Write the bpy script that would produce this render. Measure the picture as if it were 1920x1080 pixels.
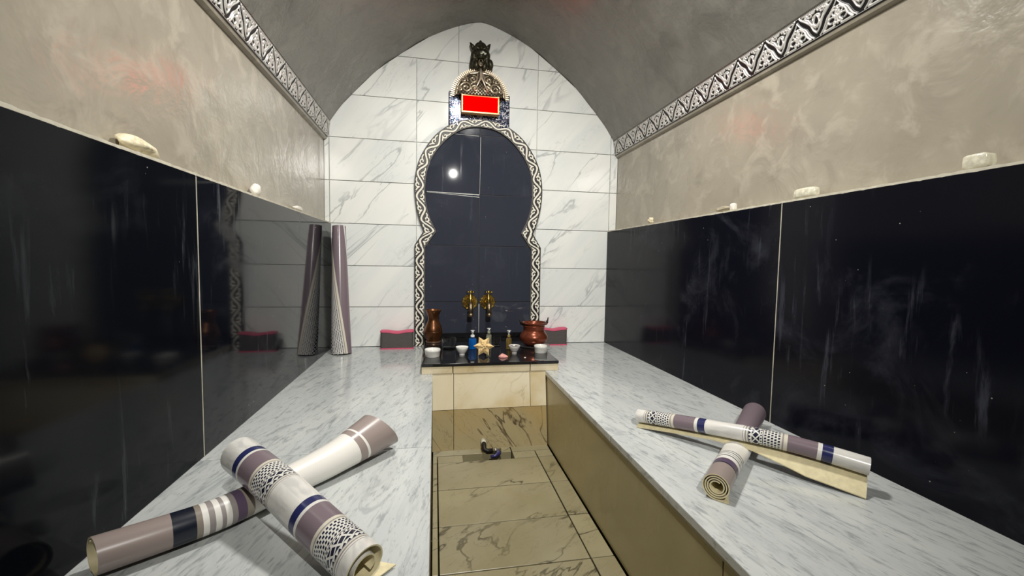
import bpy, bmesh, math, random
import numpy as np
from mathutils import Vector, Matrix
PI = math.pi
rnd = random.Random(7)
for o in list(bpy.data.objects): bpy.data.objects.remove(o)
SC = bpy.context.scene
COL = SC.collection

# ------------------------------------------------------------------ camera, light, exposure
cam_d = bpy.data.cameras.new('camera'); cam = bpy.data.objects.new('camera', cam_d); COL.objects.link(cam)
cam_d.sensor_width = 36.0; cam_d.lens = 790.7/1920*36.0; cam_d.clip_start = 0.02
RT = Vector((0.983553, -0.179872, 0.016438)); UP = Vector((-0.004832, 0.064772, 0.997888)); FW = Vector((0.180557, 0.981555, -0.062838))
m = Matrix((RT, UP, -FW)).transposed().to_4x4(); m.translation = Vector((-0.36, 0.0, 1.158))
cam.matrix_world = m
SC.camera = cam
SC.view_settings.view_transform = 'Standard'; SC.view_settings.look = 'None'; SC.view_settings.gamma = 1.0
SC.view_settings.exposure = 0.12; SC.view_settings.use_curve_mapping = False
W = bpy.data.worlds.new('world'); SC.world = W; W.use_nodes = True
W.node_tree.nodes['Background'].inputs[0].default_value = (0, 0, 0, 1); W.node_tree.nodes['Background'].inputs[1].default_value = 0.0

def area_lamp(name, loc, power, size, col):
    L = bpy.data.lights.new(name, 'AREA'); L.shape = 'DISK'; L.size = size; L.energy = power; L.color = col
    o = bpy.data.objects.new(name, L); COL.objects.link(o); o.location = loc; return o
LAMPS = [((0.0, 1.75, 2.95), 43, 0.26, 'AREA'), ((-0.04, -0.8, 2.72), 335, 0.035, 'SPOT')]
SPOT_AIM = Vector((0, 3.45, .80))
LAMPC = (1.0, 0.975, 0.92)
for l, p, s, k in LAMPS:
    if k == 'AREA': area_lamp('ceiling_bulb', l, p, s, LAMPC)
    else:
        L = bpy.data.lights.new('spot_bulb', 'SPOT'); L.energy = p; L.color = LAMPC; L.shadow_soft_size = s/2; L.spot_size = math.radians(82); L.spot_blend = 1.0
        o = bpy.data.objects.new('spot_bulb', L); COL.objects.link(o); o.location = l
        o.rotation_euler = (SPOT_AIM-Vector(l)).to_track_quat('-Z', 'Y').to_euler()

# ------------------------------------------------------------------ node expression helper
class X:
    nt = None
    def __init__(s, v): s.v = v
    @staticmethod
    def op(o, *a):
        n = X.nt.nodes.new('ShaderNodeMath'); n.operation = o
        for i, q in enumerate(a):
            q = q.v if isinstance(q, X) else q
            if isinstance(q, (int, float)): n.inputs[i].default_value = float(q)
            else: X.nt.links.new(q, n.inputs[i])
        return X(n.outputs[0])
    def __add__(s, o): return X.op('ADD', s, o)
    __radd__ = __add__
    def __sub__(s, o): return X.op('SUBTRACT', s, o)
    def __rsub__(s, o): return X.op('SUBTRACT', o, s)
    def __mul__(s, o): return X.op('MULTIPLY', s, o)
    __rmul__ = __mul__
    def __truediv__(s, o): return X.op('DIVIDE', s, o)
    def __gt__(s, o): return X.op('GREATER_THAN', s, o)
    def __lt__(s, o): return X.op('LESS_THAN', s, o)
    def frac(s): return X.op('FRACT', s)
    def floor(s): return X.op('FLOOR', s)
    def abs(s): return X.op('ABSOLUTE', s)
    def pow(s, o): return X.op('POWER', s, o)
    def clamp(s): r = X.op('ADD', s, 0.0); r.v.node.use_clamp = True; return r

def newmat(name, rough=.5, metal=0., col=(.5, .5, .5), spec=None):
    M = bpy.data.materials.new(name); M.use_nodes = True
    nt = M.node_tree; X.nt = nt
    b = nt.nodes['Principled BSDF']
    b.inputs['Base Color'].default_value = (*col, 1); b.inputs['Roughness'].default_value = rough; b.inputs['Metallic'].default_value = metal
    if spec is not None: b.inputs['Specular IOR Level'].default_value = spec
    return M, nt, b
def link(a, b):
    X.nt.links.new(a.v if isinstance(a, X) else a, b)
def coords(kind='Object', rand=0.0, scale=(1, 1, 1), rot=(0, 0, 0)):
    nt = X.nt
    tc = nt.nodes.new('ShaderNodeTexCoord'); v = tc.outputs[kind]
    if rand:
        oi = nt.nodes.new('ShaderNodeObjectInfo'); cb = nt.nodes.new('ShaderNodeCombineXYZ')
        r = X(oi.outputs['Random'])
        link(r*rand, cb.inputs[0]); link((r*17.31).frac()*rand, cb.inputs[1]); link((r*53.7).frac()*rand, cb.inputs[2])
        va = nt.nodes.new('ShaderNodeVectorMath'); va.operation = 'ADD'; nt.links.new(v, va.inputs[0]); nt.links.new(cb.outputs[0], va.inputs[1]); v = va.outputs[0]
    mp = nt.nodes.new('ShaderNodeMapping'); nt.links.new(v, mp.inputs[0])
    mp.vector_type = 'TEXTURE'        # rotate first, then stretch
    mp.inputs['Rotation'].default_value = rot; mp.inputs['Scale'].default_value = tuple(1/q for q in scale)
    return mp.outputs[0]
def noise(vec, scale, detail=4, rough=.55, dist=0.0):
    n = X.nt.nodes.new('ShaderNodeTexNoise'); X.nt.links.new(vec, n.inputs['Vector'])
    n.inputs['Scale'].default_value = scale; n.inputs['Detail'].default_value = detail; n.inputs['Roughness'].default_value = rough; n.inputs['Distortion'].default_value = dist
    return X(n.outputs[0])
def voro(vec, scale, rnd_=1.0):
    n = X.nt.nodes.new('ShaderNodeTexVoronoi'); X.nt.links.new(vec, n.inputs['Vector']); n.inputs['Scale'].default_value = scale; n.inputs['Randomness'].default_value = rnd_
    return X(n.outputs['Distance'])
def ss(x, a, b):       # smoothstep a..b -> 0..1
    n = X.nt.nodes.new('ShaderNodeMapRange'); n.interpolation_type = 'SMOOTHSTEP'
    link(x, n.inputs['Value']); n.inputs['From Min'].default_value = a; n.inputs['From Max'].default_value = b
    n.inputs['To Min'].default_value = 0; n.inputs['To Max'].default_value = 1
    return X(n.outputs[0])
def mix(f, a, b):
    n = X.nt.nodes.new('ShaderNodeMix'); n.data_type = 'RGBA'
    if isinstance(f, (int, float)): n.inputs[0].default_value = f
    else: link(f, n.inputs[0])
    for q, i in ((a, 6), (b, 7)):
        if isinstance(q, tuple): n.inputs[i].default_value = (*q, 1)
        else: link(q, n.inputs[i])
    return X(n.outputs[2])
def ramp(f, stops, const=True):
    n = X.nt.nodes.new('ShaderNodeValToRGB'); r = n.color_ramp; r.interpolation = 'CONSTANT' if const else 'LINEAR'
    r.elements[0].position = stops[0][0]; r.elements[0].color = (*stops[0][1], 1)
    r.elements[1].position = 1.0; r.elements[1].color = (*stops[-1][1], 1)
    for p, c in stops[1:]:
        e = r.elements.new(p); e.color = (*c, 1)
    link(f, n.inputs[0]); return X(n.outputs[0])
def bump(b, h, strength, dist=.01):
    n = X.nt.nodes.new('ShaderNodeBump'); n.inputs['Strength'].default_value = strength; n.inputs['Distance'].default_value = dist
    link(h, n.inputs['Height']); link(n.outputs[0], b.inputs['Normal'])

def marble(name, base, vein, cloud, scale=1.0, rot=(0, 0, 0), stretch=(1, 1, 1), rough=.18, veinw=.02, amount=.8, fine=.0, rand=40., tint=None, dense=0.):
    M, nt, b = newmat(name, rough)
    v = coords('Object', rand, tuple(scale*q for q in stretch), rot)
    n1 = noise(v, 1.5, 5, .5, .7)
    mask = ss(noise(v, 1.5, 2, .5), .42-dense, .62-dense)
    ve = (1 - ss((n1-.5).abs(), 0.0, veinw)) * mask
    n2 = noise(v, 5.5, 6, .6, 1.2)
    ve2 = (1 - ss((n2-.52).abs(), 0.0, veinw*.9)) * ss(noise(v, 2.6, 2), .5-dense, .66-dense)
    cl = ss(noise(v, 1.3, 6, .6, .5), .35, .75)
    c = mix(cl, base, cloud)
    if fine:
        n3 = noise(v, 14, 5, .65, .4)
        c = mix(ss(n3, .50, .70)*fine, c, vein)
        n4 = noise(v, 34, 3, .6, .3)
        c = mix(ss(n4, .58, .72)*fine*.8, c, vein)
    c = mix((ve*amount).clamp(), c, vein); c = mix((ve2*amount*.55).clamp(), c, vein)
    if tint:
        sv = coords('Object', rand*.3)
        c = mix(ss(noise(sv, 2.4, 4, .6), .38, .7)*.75, c, tint)  # noise blotches mixed toward a second, yellow-brown colour
    link(c, b.inputs['Base Color'])
    return M

TH_L, TH_R = -.22, .22      # direction of the streaks in the bench slabs
M_WALLT = marble('white_marble', (.86, .865, .825), (.36, .38, .39), (.75, .775, .765), 1.3, (0, .72, 0), (2.0, 1, .42), .16, .018, .7)
M_BENCHL = marble('bench_marble_left', (.56, .58, .57), (.25, .27, .28), (.45, .48, .485), 1.6, (0, 0, TH_L), (2.6, .5, 1), .12, .02, .5, .75)
M_BENCHR = marble('bench_marble_right', (.59, .61, .60), (.25, .27, .28), (.48, .505, .505), 1.6, (0, 0, TH_R), (2.6, .5, 1), .12, .02, .5, .75)
M_FLOOR = marble('floor_marble', (.31, .275, .165), (.05, .042, .025), (.26, .23, .145), 1.2, (0, 0, .6), (.6, 1.7, 1), .30, .011, 1.0, 0, 40., (.22, .19, .10), .12)
M_ENDT = marble('cream_marble', (.72, .655, .49), (.36, .30, .20), (.64, .56, .39), 1.6, (0, .6, 0), (1.4, 1, .6), .2, .014, .55, 0, 40., (.52, .39, .18))
M_ENDL = marble('yellow_marble', (.34, .28, .155), (.08, .06, .035), (.29, .24, .13), 1.1, (0, -.7, 0), (1.8, 1, .6), .2, .013, 1.0, 0, 40., (.36, .25, .095), .12)  # lower end tiles, darker and yellower than the upper row

def plaster(name, c1, c2, c3, rough):
    M, nt, b = newmat(name, rough)
    v = coords('Object', 0, (1, 1, 1))
    w = coords('Object', 0, (.6, 1.0, 1.1), (.5, .2, .3))
    n1 = noise(v, 2.2, 5, .6, .4); n2 = noise(w, 7, 4, .6, .5); n3 = noise(v, 40, 3, .6)
    c = mix(ss(n1, .3, .7), c1, c2); c = mix(ss(n2, .48, .66)*.7, c, c3); c = mix(ss(noise(w, 5.0, 4, .6, .8), .54, .70)*.45, c, tuple(q*.82 for q in c2))
    link(c, b.inputs['Base Color'])
    r = ss(n2, .3, .7)*.06 + (rough-.095); link(r, b.inputs['Roughness'])
    bump(b, n2*.55 + n3*.05 + n1*.8, .26, .03)
    return M
M_PLAST = plaster('beige_tadelakt_plaster', (.365, .33, .262), (.298, .268, .213), (.43, .39, .315), .28)
M_VAULT = plaster('grey_tadelakt_plaster', (.205, .195, .17), (.17, .162, .143), (.238, .226, .197), .34)

def granite(name, base, dirt, amt, rough, spec, cl=.3):
    M, nt, b = newmat(name, rough, 0, base, spec)
    v = coords('Object', 30.)
    st = coords('Object', 30., (15, 15, 1.5))
    n1 = noise(v, 2.6, 6, .65, .8); n2 = noise(st, 1.6, 5, .65, .3)
    streak = ss(n2, .56, .78)*ss(noise(v, 1.6, 3), .42, .62)
    cloudy = ss(n1, .5, .78)
    sp = 1 - ss(voro(v, 26), .035, .06); spm = ss(noise(v, 3, 2), .56, .6)
    d = (streak*.8 + cloudy*cl)*amt
    c = mix(d.clamp(), base, dirt)
    c = mix((sp*spm*.55).clamp(), c, (.62, .62, .55))
    link(c, b.inputs['Base Color'])
    link((d*(.15 if spec == .5 else .55) + rough).clamp(), b.inputs['Roughness'])
    return M
M_PANEL = granite('black_granite_panel', (.0035, .0045, .0075), (.06, .07, .09), .7, .05, .3)
M_PANELN = granite('streaked_black_granite_panel', (.0030, .0038, .006), (.11, .125, .14), .75, .10, .12, .10)
M_PANELR = granite('hazy_black_granite_panel', (.0040, .0045, .0085), (.058, .062, .082), 1.0, .14, .14, .42)
M_NICHE = granite('black_niche_granite', (.036, .040, .057), (.14, .15, .18), .5, .03, .5)
M_LEDGE = granite('black_ledge_granite', (.010, .010, .011), (.08, .08, .08), .3, .05, .5)

def simple(name, col, rough=.5, metal=0., var=.12, sc=30., spec=None, b_=0.):
    M, nt, b = newmat(name, rough, metal, col, spec)
    v = coords('Object'); n = noise(v, sc, 4)
    lo = tuple(q*(1-var) for q in col); hi = tuple(min(1, q*(1+var)) for q in col)
    link(mix(ss(n, .3, .7), lo, hi), b.inputs['Base Color'])
    if b_: bump(b, n, b_, .004)
    return M
def glass(name, col, rough=.02):
    M, nt, b = newmat(name, rough, 0, col); b.inputs['Transmission Weight'].default_value = 1.0; b.inputs['IOR'].default_value = 1.45
    return M
M_GROUT = simple('pale_grout', (.50, .47, .38), .7)
M_GREYG = simple('grey_grout', (.60, .61, .59), .8)
M_DARKG = simple('dark_grout_slot_shade', (.012, .012, .014), .6)
M_FGROUT = simple('brown_grout', (.10, .078, .04), .7)
M_RISER = None
def riser():
    M, nt, b = newmat('yellowed_riser_stone', .25)
    v = coords('Object', 0, (1, 1, 1)); st = coords('Object', 0, (1, 2.2, .6))
    n1 = noise(v, 1.4, 4); n2 = noise(st, 2.2, 4, .55, .4)
    c = mix(ss(n1, .3, .7), (.42, .355, .19), (.34, .29, .155)); c = mix(ss(n2, .5, .8)*.5, c, (.54, .47, .29))
    link(c, b.inputs['Base Color']); link(ss(n2, .3, .8)*.2+.18, b.inputs['Roughness'])
    return M
M_RISER = riser()
M_BRASS = simple('brass', (.72, .50, .13), .2, 1., .2)
M_DBRASS = simple('dull_brass', (.26, .20, .13), .38, 1., .3)
M_BRONZE = simple('dark_bronze', (.055, .05, .032), .42, .7, .5, 45., None, .5)
M_ORN = None
M_COPPERD = simple('dark_copper', (.13, .052, .020), .3, .75, .3, 14.)
M_COPPERR = simple('red_copper', (.20, .05, .024), .28, .6, .2, 14.)
M_IRON = simple('black_iron', (.02, .018, .016), .5, .6)
M_PORC = simple('white_porcelain', (.78, .77, .73), .15, 0, .03)
M_GREYP = simple('greyish_porcelain', (.62, .60, .57), .2, 0, .05)
M_CREAM = simple('cream_paste', (.76, .72, .52), .5, 0, .1, 80., None, .3)
M_DARKPASTE = simple('dark_paste', (.035, .022, .018), .35, 0, .4, 80., None, .5)
M_HERB = simple('green_brown_paste', (.30, .24, .08), .5, 0, .5, 90., None, .5)
M_STAR = simple('golden_starfish', (.74, .53, .25), .55, 0, .3, 60., None, .6)
M_PINKS = simple('pink_soap', (.74, .34, .30), .5, 0, .2, 60.)
M_FOAMG = simple('dark_grey_foam', (.078, .066, .062), .75, 0, .12, 150., None, .2)
M_FOAMP = simple('pink_foam', (.66, .11, .20), .7, 0, .1, 150.)
M_STONE = simple('pale_stone', (.74, .66, .46), .5, 0, .25, 50., None, .5)
M_WHITES = simple('white_stone', (.80, .76, .68), .5, 0, .12, 60., None, .4)
M_CRYSTAL = simple('frosted_crystal', (.66, .63, .50), .22, 0, .2, 50., None, .4)
M_GLASS = glass('clear_glass', (.95, .97, .96))
M_BLUE = simple('blue_gel', (.0, .17, .62), .12, 0, .12)
M_AMBER = simple('amber_oil', (.30, .20, .05), .12, 0, .2)
M_PALEOIL = simple('pale_oil', (.42, .42, .30), .12, 0, .2)
M_PUMP = simple('white_pump_plastic', (.72, .74, .74), .3, 0, .05)
M_CHROME = simple('chrome', (.7, .7, .68), .15, 1., .05)
M_BLUEH = simple('blue_handle', (.02, .02, .10), .3, 0, .1)
M_BACKING = simple('cream_backing', (.70, .62, .38), .55, 0, .08, 60.)
M_CORE = simple('rough_mortar', (.25, .23, .2), .8)

def relief_mat(name, lo, hi, rough, metal):
    M, nt, b = newmat(name, rough, metal)
    a = nt.nodes.new('ShaderNodeAttribute'); a.attribute_name = 'height'
    h = X(a.outputs['Fac'])
    n = noise(coords('Object'), 60, 3)
    c = mix(ss(h, .15, .65), lo, hi); c = mix(ss(n, .55, .75)*.35, c, lo)
    link(c, b.inputs['Base Color']); return M
M_CORN = relief_mat('silvered_carved_plaster', (.006, .006, .007), (.62, .60, .57), .34, .35)
M_SCROLL = relief_mat('white_carved_scroll', (.007, .007, .007), (.80, .76, .66), .4, 0.)
M_ORN = relief_mat('ornate_antique_silver', (.03, .022, .014), (.78, .64, .46), .3, .75)

def emis(name, col, s):
    M, nt, b = newmat(name, .3, 0, tuple(.5*q for q in col)); b.inputs['Specular IOR Level'].default_value = 0.0; b.inputs['Emission Color'].default_value = (*col, 1); b.inputs['Emission Strength'].default_value = s
    return M
M_RED = emis('red_lamp_glass', (1.0, .0, .0), 6.5)
M_BULB = emis('lamp_globe', (1, .95, .85), 6.)
def mosaic_mat():
    M, nt, b = newmat('mirror_mosaic', .12, .6)
    a = nt.nodes.new('ShaderNodeTexVoronoi'); nt.links.new(coords('Object'), a.inputs['Vector']); a.inputs['Scale'].default_value = 130
    sep = nt.nodes.new('ShaderNodeSeparateColor'); nt.links.new(a.outputs['Color'], sep.inputs[0])
    c = ramp(X(sep.outputs[0]), [(0, (.012, .012, .03)), (.32, (.05, .05, .10)), (.5, (.15, .14, .22)), (.64, (.03, .09, .15)), (.74, (.42, .42, .50)), (.88, (.72, .72, .76))])
    link(c, b.inputs['Base Color']); bump(b, X(sep.outputs[1]), .6, .004)
    return M
M_MOSAIC = mosaic_mat()
M_GOLDF = simple('gilded_frame', (.80, .42, .18), .35, .5, .15)

# ------------------------------------------------------------------ mesh helpers
def mkobj(name, me, mats=None, parent=None, loc=(0, 0, 0)):
    o = bpy.data.objects.new(name, me); COL.objects.link(o); o.location = loc
    if parent is not None: o.parent = parent
    if mats is not None:
        for q in (mats if isinstance(mats, (list, tuple)) else [mats]): me.materials.append(q)
    return o
def mesh(name, V, F, mats=None, parent=None, loc=(0, 0, 0), smooth=False, mi=None):
    me = bpy.data.meshes.new(name); me.from_pydata([tuple(v) for v in V], [], [tuple(f) for f in F])
    if mi is not None: me.polygons.foreach_set('material_index', np.asarray(mi, dtype=np.int32))
    if smooth: me.polygons.foreach_set('use_smooth', np.ones(len(me.polygons), dtype=bool))
    me.update()
    return mkobj(name, me, mats, parent, loc)
def from_bm(name, bm, mats, parent=None, loc=(0, 0, 0), smooth=False):
    me = bpy.data.meshes.new(name); bm.normal_update(); bm.to_mesh(me); bm.free()
    if smooth: me.polygons.foreach_set('use_smooth', np.ones(len(me.polygons), dtype=bool))
    return mkobj(name, me, mats, parent, loc)
def bmbox(bm, lo, hi, bev=0.0, seg=1):
    lo, hi = Vector(lo), Vector(hi); c = (lo+hi)/2; d = hi-lo
    t = bmesh.new(); bmesh.ops.create_cube(t, size=1.0)
    for v in t.verts: v.co = Vector((v.co.x*d.x, v.co.y*d.y, v.co.z*d.z)) + c
    if bev: bmesh.ops.bevel(t, geom=t.edges[:], offset=bev, segments=seg, affect='EDGES', profile=.5)
    me = bpy.data.meshes.new('t'); t.to_mesh(me); t.free(); bm.from_mesh(me); bpy.data.meshes.remove(me)
def box(name, lo, hi, mat, parent=None, bev=0.0, seg=1, local=True):
    c = tuple((a+b)/2 for a, b in zip(lo, hi)) if local else (0, 0, 0)
    bm = bmesh.new(); bmbox(bm, [a-q for a, q in zip(lo, c)], [a-q for a, q in zip(hi, c)], bev, seg)
    p = c if parent is None else tuple(a-b for a, b in zip(c, parent.matrix_basis.translation))
    return from_bm(name, bm, mat, parent, p)
def clip(poly, a, b):      # keep the side left of a->b
    out = []
    def s(p): return (b[0]-a[0])*(p[1]-a[1])-(b[1]-a[1])*(p[0]-a[0])
    for i in range(len(poly)):
        p, q = poly[i], poly[(i+1) % len(poly)]; sp, sq = s(p), s(q)
        if sp >= 0: out.append(p)
        if sp*sq < 0:
            t = sp/(sp-sq); out.append((p[0]+(q[0]-p[0])*t, p[1]+(q[1]-p[1])*t))
    return out
def clip_convex(poly, cv):
    for i in range(len(cv)):
        if len(poly) < 3: return []
        poly = clip(poly, cv[i], cv[(i+1) % len(cv)])
    return poly
def prism_xz(name, poly, y0, y1, mat, parent, bev=0.002):
    cx = sum(p[0] for p in poly)/len(poly); cz = sum(p[1] for p in poly)/len(poly); n = len(poly)
    def inset(p): return (p[0]-cx, p[1]-cz)
    P = [inset(p) for p in poly]; k = []
    for x, z in P:
        d = math.hypot(x, z); f = max(0, 1-bev*1.4/d) if d else 1; k.append((x*f, z*f))
    V = [(x, y1, z) for x, z in P] + [(x, y0+bev, z) for x, z in P] + [(x, y0, z) for x, z in k]
    F = [list(range(n))] + [[i, n+i, n+(i+1) % n, (i+1) % n] for i in range(n)] + [[n+i, 2*n+i, 2*n+(i+1) % n, n+(i+1) % n] for i in range(n)] + [list(range(3*n-1, 2*n-1, -1))]
    o = mesh(name, V, F, mat, parent, (cx, 0, cz))
    bm = bmesh.new(); bm.from_mesh(o.data); bmesh.ops.recalc_face_normals(bm, faces=bm.faces[:]); bm.to_mesh(o.data); bm.free()
    return o
def lathe(name, prof, mat, parent=None, loc=(0, 0, 0), n=32, axis='z', smooth=True, wob=None):
    V, F = [], []; k = len(prof)
    for j in range(n):
        a = 2*PI*j/n
        for r, z in prof:
            if wob: r = r*wob(a, z)
            V.append((r*math.cos(a), r*math.sin(a), z) if axis == 'z' else (r*math.cos(a), -z, r*math.sin(a)))
    for j in range(n):
        for i in range(k-1):
            F.append((j*k+i, ((j+1) % n)*k+i, ((j+1) % n)*k+i+1, j*k+i+1))
    o = mesh(name, V, F, mat, parent, loc, smooth)
    bm = bmesh.new(); bm.from_mesh(o.data); bmesh.ops.remove_doubles(bm, verts=bm.verts[:], dist=1e-5); bmesh.ops.recalc_face_normals(bm, faces=bm.faces[:]); bm.to_mesh(o.data); bm.free()
    if smooth: o.data.set_sharp_from_angle(angle=math.radians(42))
    return o
def tube(name, pts, r, mat, parent=None, n=10, loc=(0, 0, 0), caps=True):
    pts = [Vector(p) for p in pts]; V, F = [], []; rs = r if isinstance(r, (list, tuple)) else [r]*len(pts)
    up = Vector((0, 0, 1)); prev = None
    for i, p in enumerate(pts):
        t = (pts[min(i+1, len(pts)-1)]-pts[max(i-1, 0)]).normalized()
        if prev is None:
            a = t.cross(up)
            if a.length < .1: a = t.cross(Vector((1, 0, 0)))
        else: a = prev - t*prev.dot(t)
        a.normalize(); prev = a; b = t.cross(a)
        for j in range(n):
            q = 2*PI*j/n; V.append(p+a*math.cos(q)*rs[i]+b*math.sin(q)*rs[i])
    for i in range(len(pts)-1):
        for j in range(n): F.append((i*n+j, i*n+(j+1) % n, (i+1)*n+(j+1) % n, (i+1)*n+j))
    if caps: F.append(tuple(range(n-1, -1, -1))); F.append(tuple((len(pts)-1)*n+j for j in range(n)))
    return mesh(name, V, F, mat, parent, loc, True)
def empty(name, loc, label, cat, group=None, rz=0):
    o = bpy.data.objects.new(name, None); COL.objects.link(o); o.location = loc; o.rotation_euler = (0, 0, rz); o.empty_display_size = .05
    return tag(o, label, cat, group)
def tag(o, label, cat, group=None):
    o['label'] = label; o['category'] = cat
    if group: o['group'] = group
    return o
def structure(o): o['kind'] = 'structure'; return o

# ------------------------------------------------------------------ dimensions
YB, YF = 3.5, -1.6          # back wall, wall behind the camera
XW, ZB = 1.2, 0.456         # plaster walls, bench top
PLX, PRX, ZP = -1.152, 1.122, 1.43   # granite panel faces and their top
TL, TR = -0.369, 0.349      # the sunken aisle
HALF = [(1.152, 2.213), (1.068, 2.335), (.975, 2.44), (.865, 2.56), (.75, 2.67), (.62, 2.765), (.49, 2.862), (.35, 2.942), (.205, 3.008), (.08, 3.052), (0, 3.066)]
def catmull(P, k, closed=False):
    out = []; n = len(P)
    for i in range(n-1):
        p0, p1, p2, p3 = P[max(i-1, 0)], P[i], P[i+1], P[min(i+2, n-1)]
        for j in range(k):
            t = j/k
            out.append(tuple(.5*(2*b+(c-a)*t+(2*a-5*b+4*c-d)*t*t+(3*b-a-3*c+d)*t**3) for a, b, c, d in zip(p0, p1, p2, p3)))
    out.append(P[-1]); return out
HS = catmull(HALF, 4)
ARCH = HS + [(-x, z) for x, z in HS[-2::-1]]       # right spring -> apex -> left spring

# ------------------------------------------------------------------ setting
V, F = [], []
n = len(ARCH)
for y in (YF, YB):
    for x, z in ARCH: V.append((x, y, z))
    for x, z in ARCH: V.append((x*1.12, y, 2.2+(z-2.2)*1.12+.04))
for i in range(n-1):
    F += [(i, i+1, 2*n+i+1, 2*n+i), (n+i, 3*n+i, 3*n+i+1, n+i+1), (i, n+i, n+i+1, i+1), (2*n+i, 2*n+i+1, 3*n+i+1, 3*n+i)]
F += [(0, 2*n, 3*n, n), (n-1, 2*n-1, 4*n-1, 3*n-1)]
ceiling = structure(mesh('ceiling', V, F, M_VAULT, None, (0, 0, 0), True))
ceiling.data.set_sharp_from_angle(angle=math.radians(40))

def wall(name, lo, hi, mat): return structure(box(name, lo, hi, mat, None, 0, 1, False))
wall_left = wall('wall_left', (-1.32, YF-.1, 0), (-XW, YB, 2.23), M_PLAST)
wall_right = wall('wall_right', (XW, YF-.1, 0), (1.32, YB, 2.23), M_PLAST)
wall_front = wall('wall_front', (-1.3, YF-.12, 0), (1.3, YF, 3.3), M_PLAST)
wall_back = wall('wall_back', (-1.32, YB+.014, 0), (1.32, YB+.12, 3.2), M_GREYG)
door = structure(box('door_1', (-.42, YF+.002, .0), (.38, YF+.045, 2.02), simple('dark_wood', (.10, .055, .03), .4), None, .006))
lathe('handle', [(0, 0), (.02, 0), (.02, .02), (.009, .025), (.009, .05), (.024, .06), (.024, .075), (0, .08)], M_BRASS, door, (.33, .022, -.02), 16, 'y').rotation_euler = (0, 0, PI)

# the two black granite panels on each side (with pale grout seams) and a plaster bead along their top
for w, face, wx in ((wall_left, PLX, -XW), (wall_right, PRX, XW)):
    lo, hi = min(face, wx), max(face, wx)
    for y0, y1 in ((1.613, YB-.004), (-.32, 1.607), (YF+.004, -.326)):
        box('granite_panel', (lo, y0, ZB+.001), (hi, y1, ZP), (M_PANEL if y0 > 1 else M_PANELN) if wx < 0 else M_PANELR, w, .0012)
    s = 1 if wx < 0 else -1
    for y in (1.61, -.323):
        box('grout_seam', (min(wx, face+s*.0004), y-.0019, ZB+.002), (max(wx, face+s*.0004), y+.0019, ZP-.004), M_GROUT, w)
    # uneven mortar bead on the top edge
    V, F = [], []; N = 260; yy = np.linspace(YF+.01, YB-.004, N); rr = random.Random(3)
    for y in yy:
        e = face + s*(-.0025 + .0035*rr.random()*(rr.random() > .4)); t = ZP+.007+.003*rr.random()
        V += [(e, y, ZP-.0015), (e-s*.001, y, t), (wx, y, t+.004), (wx, y, ZP-.0015)]
    for i in range(N-1):
        for j in range(4): F.append((i*4+j, i*4+(j+1) % 4, (i+1)*4+(j+1) % 4, (i+1)*4+j))
    F += [(0, 1, 2, 3), (4*N-1, 4*N-2, 4*N-3, 4*N-4)]
    mesh('mortar_bead', V, F, M_GROUT, w)

# white marble tiles of the back wall, cut to the arch
AR = [(1.2, ZB), (1.2, 2.08)] + ARCH + [(-1.2, 2.08), (-1.2, ZB)]
def hull_ok(p): return p
G = .0022
zs = [ZB, .777, 1.105, 1.434, 1.764, 2.092, 2.418, 2.74, 3.07]
for r in range(8):
    xs = [-1.2, -1.163, -.507, .475, 1.133, 1.2] if r < 5 else [-1.2, -1.163, -.507, -.18, .475, 1.133, 1.2]
    if r == 7: xs = [-1.2, -.836, -.18, .475, 1.133]
    for a, b in zip(xs, xs[1:]):
        rect = [(a+G, zs[r]+G), (b-G, zs[r]+G), (b-G, zs[r+1]-G), (a+G, zs[r+1]-G)]
        p = clip_convex(rect, AR)
        if len(p) >= 3: prism_xz('tile', p, YB+rnd.uniform(-.001, .001), YB+.0138, M_WALLT, wall_back)

# the black tiles inside the keyhole
NZ = [.52, .817, 1.278, 1.697, 2.173, 2.3]
circ = [(.475*math.cos(a), 1.76+.5*math.sin(a)) for a in np.linspace(0, PI, 25)]
cvx = [(.40, .5)] + [(.475, 1.3)] + circ + [(-.475, 1.3), (-.40, .5)]
cvx = [(.475, .45)] + circ + [(-.475, .45)]
for r in range(5):
    for a, b in ((-.455, 0), (0, .455)):
        if 1.278 <= NZ[r] < 1.6:   # pinch of the keyhole
            rect = [(max(a, -.40)+(G if a == 0 else 0), NZ[r]+G), (min(b, .40)-(G if b == 0 else 0), NZ[r]+G), (b-(G if b == 0 else 0), NZ[r+1]-G), (a+(G if a == 0 else 0), NZ[r+1]-G)]
        else:
            rect = [(a+(G if a == 0 else 0), NZ[r]+G), (b-(G if b == 0 else 0), NZ[r]+G), (b-(G if b == 0 else 0), NZ[r+1]-G), (a+(G if a == 0 else 0), NZ[r+1]-G)]
        p = clip_convex(rect, cvx)
        if len(p) >= 3: prism_xz('niche_tile', p, YB-.012+rnd.uniform(-.0012, .0012), YB-.0012, M_NICHE, wall_back, .0025)
prism_xz('niche_grout', [(-.43, .52), (.43, .52), (.43, 1.26), (.36, 1.39), (.42, 1.55), (.43, 1.75), (.40, 1.9), (.33, 2.05), (.2, 2.18), (0, 2.24), (-.2, 2.18), (-.33, 2.05), (-.40, 1.9), (-.43, 1.75), (-.42, 1.55), (-.36, 1.39), (-.43, 1.26)], YB-.008, YB-.0012, M_DARKG, wall_back, .0005)
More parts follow.
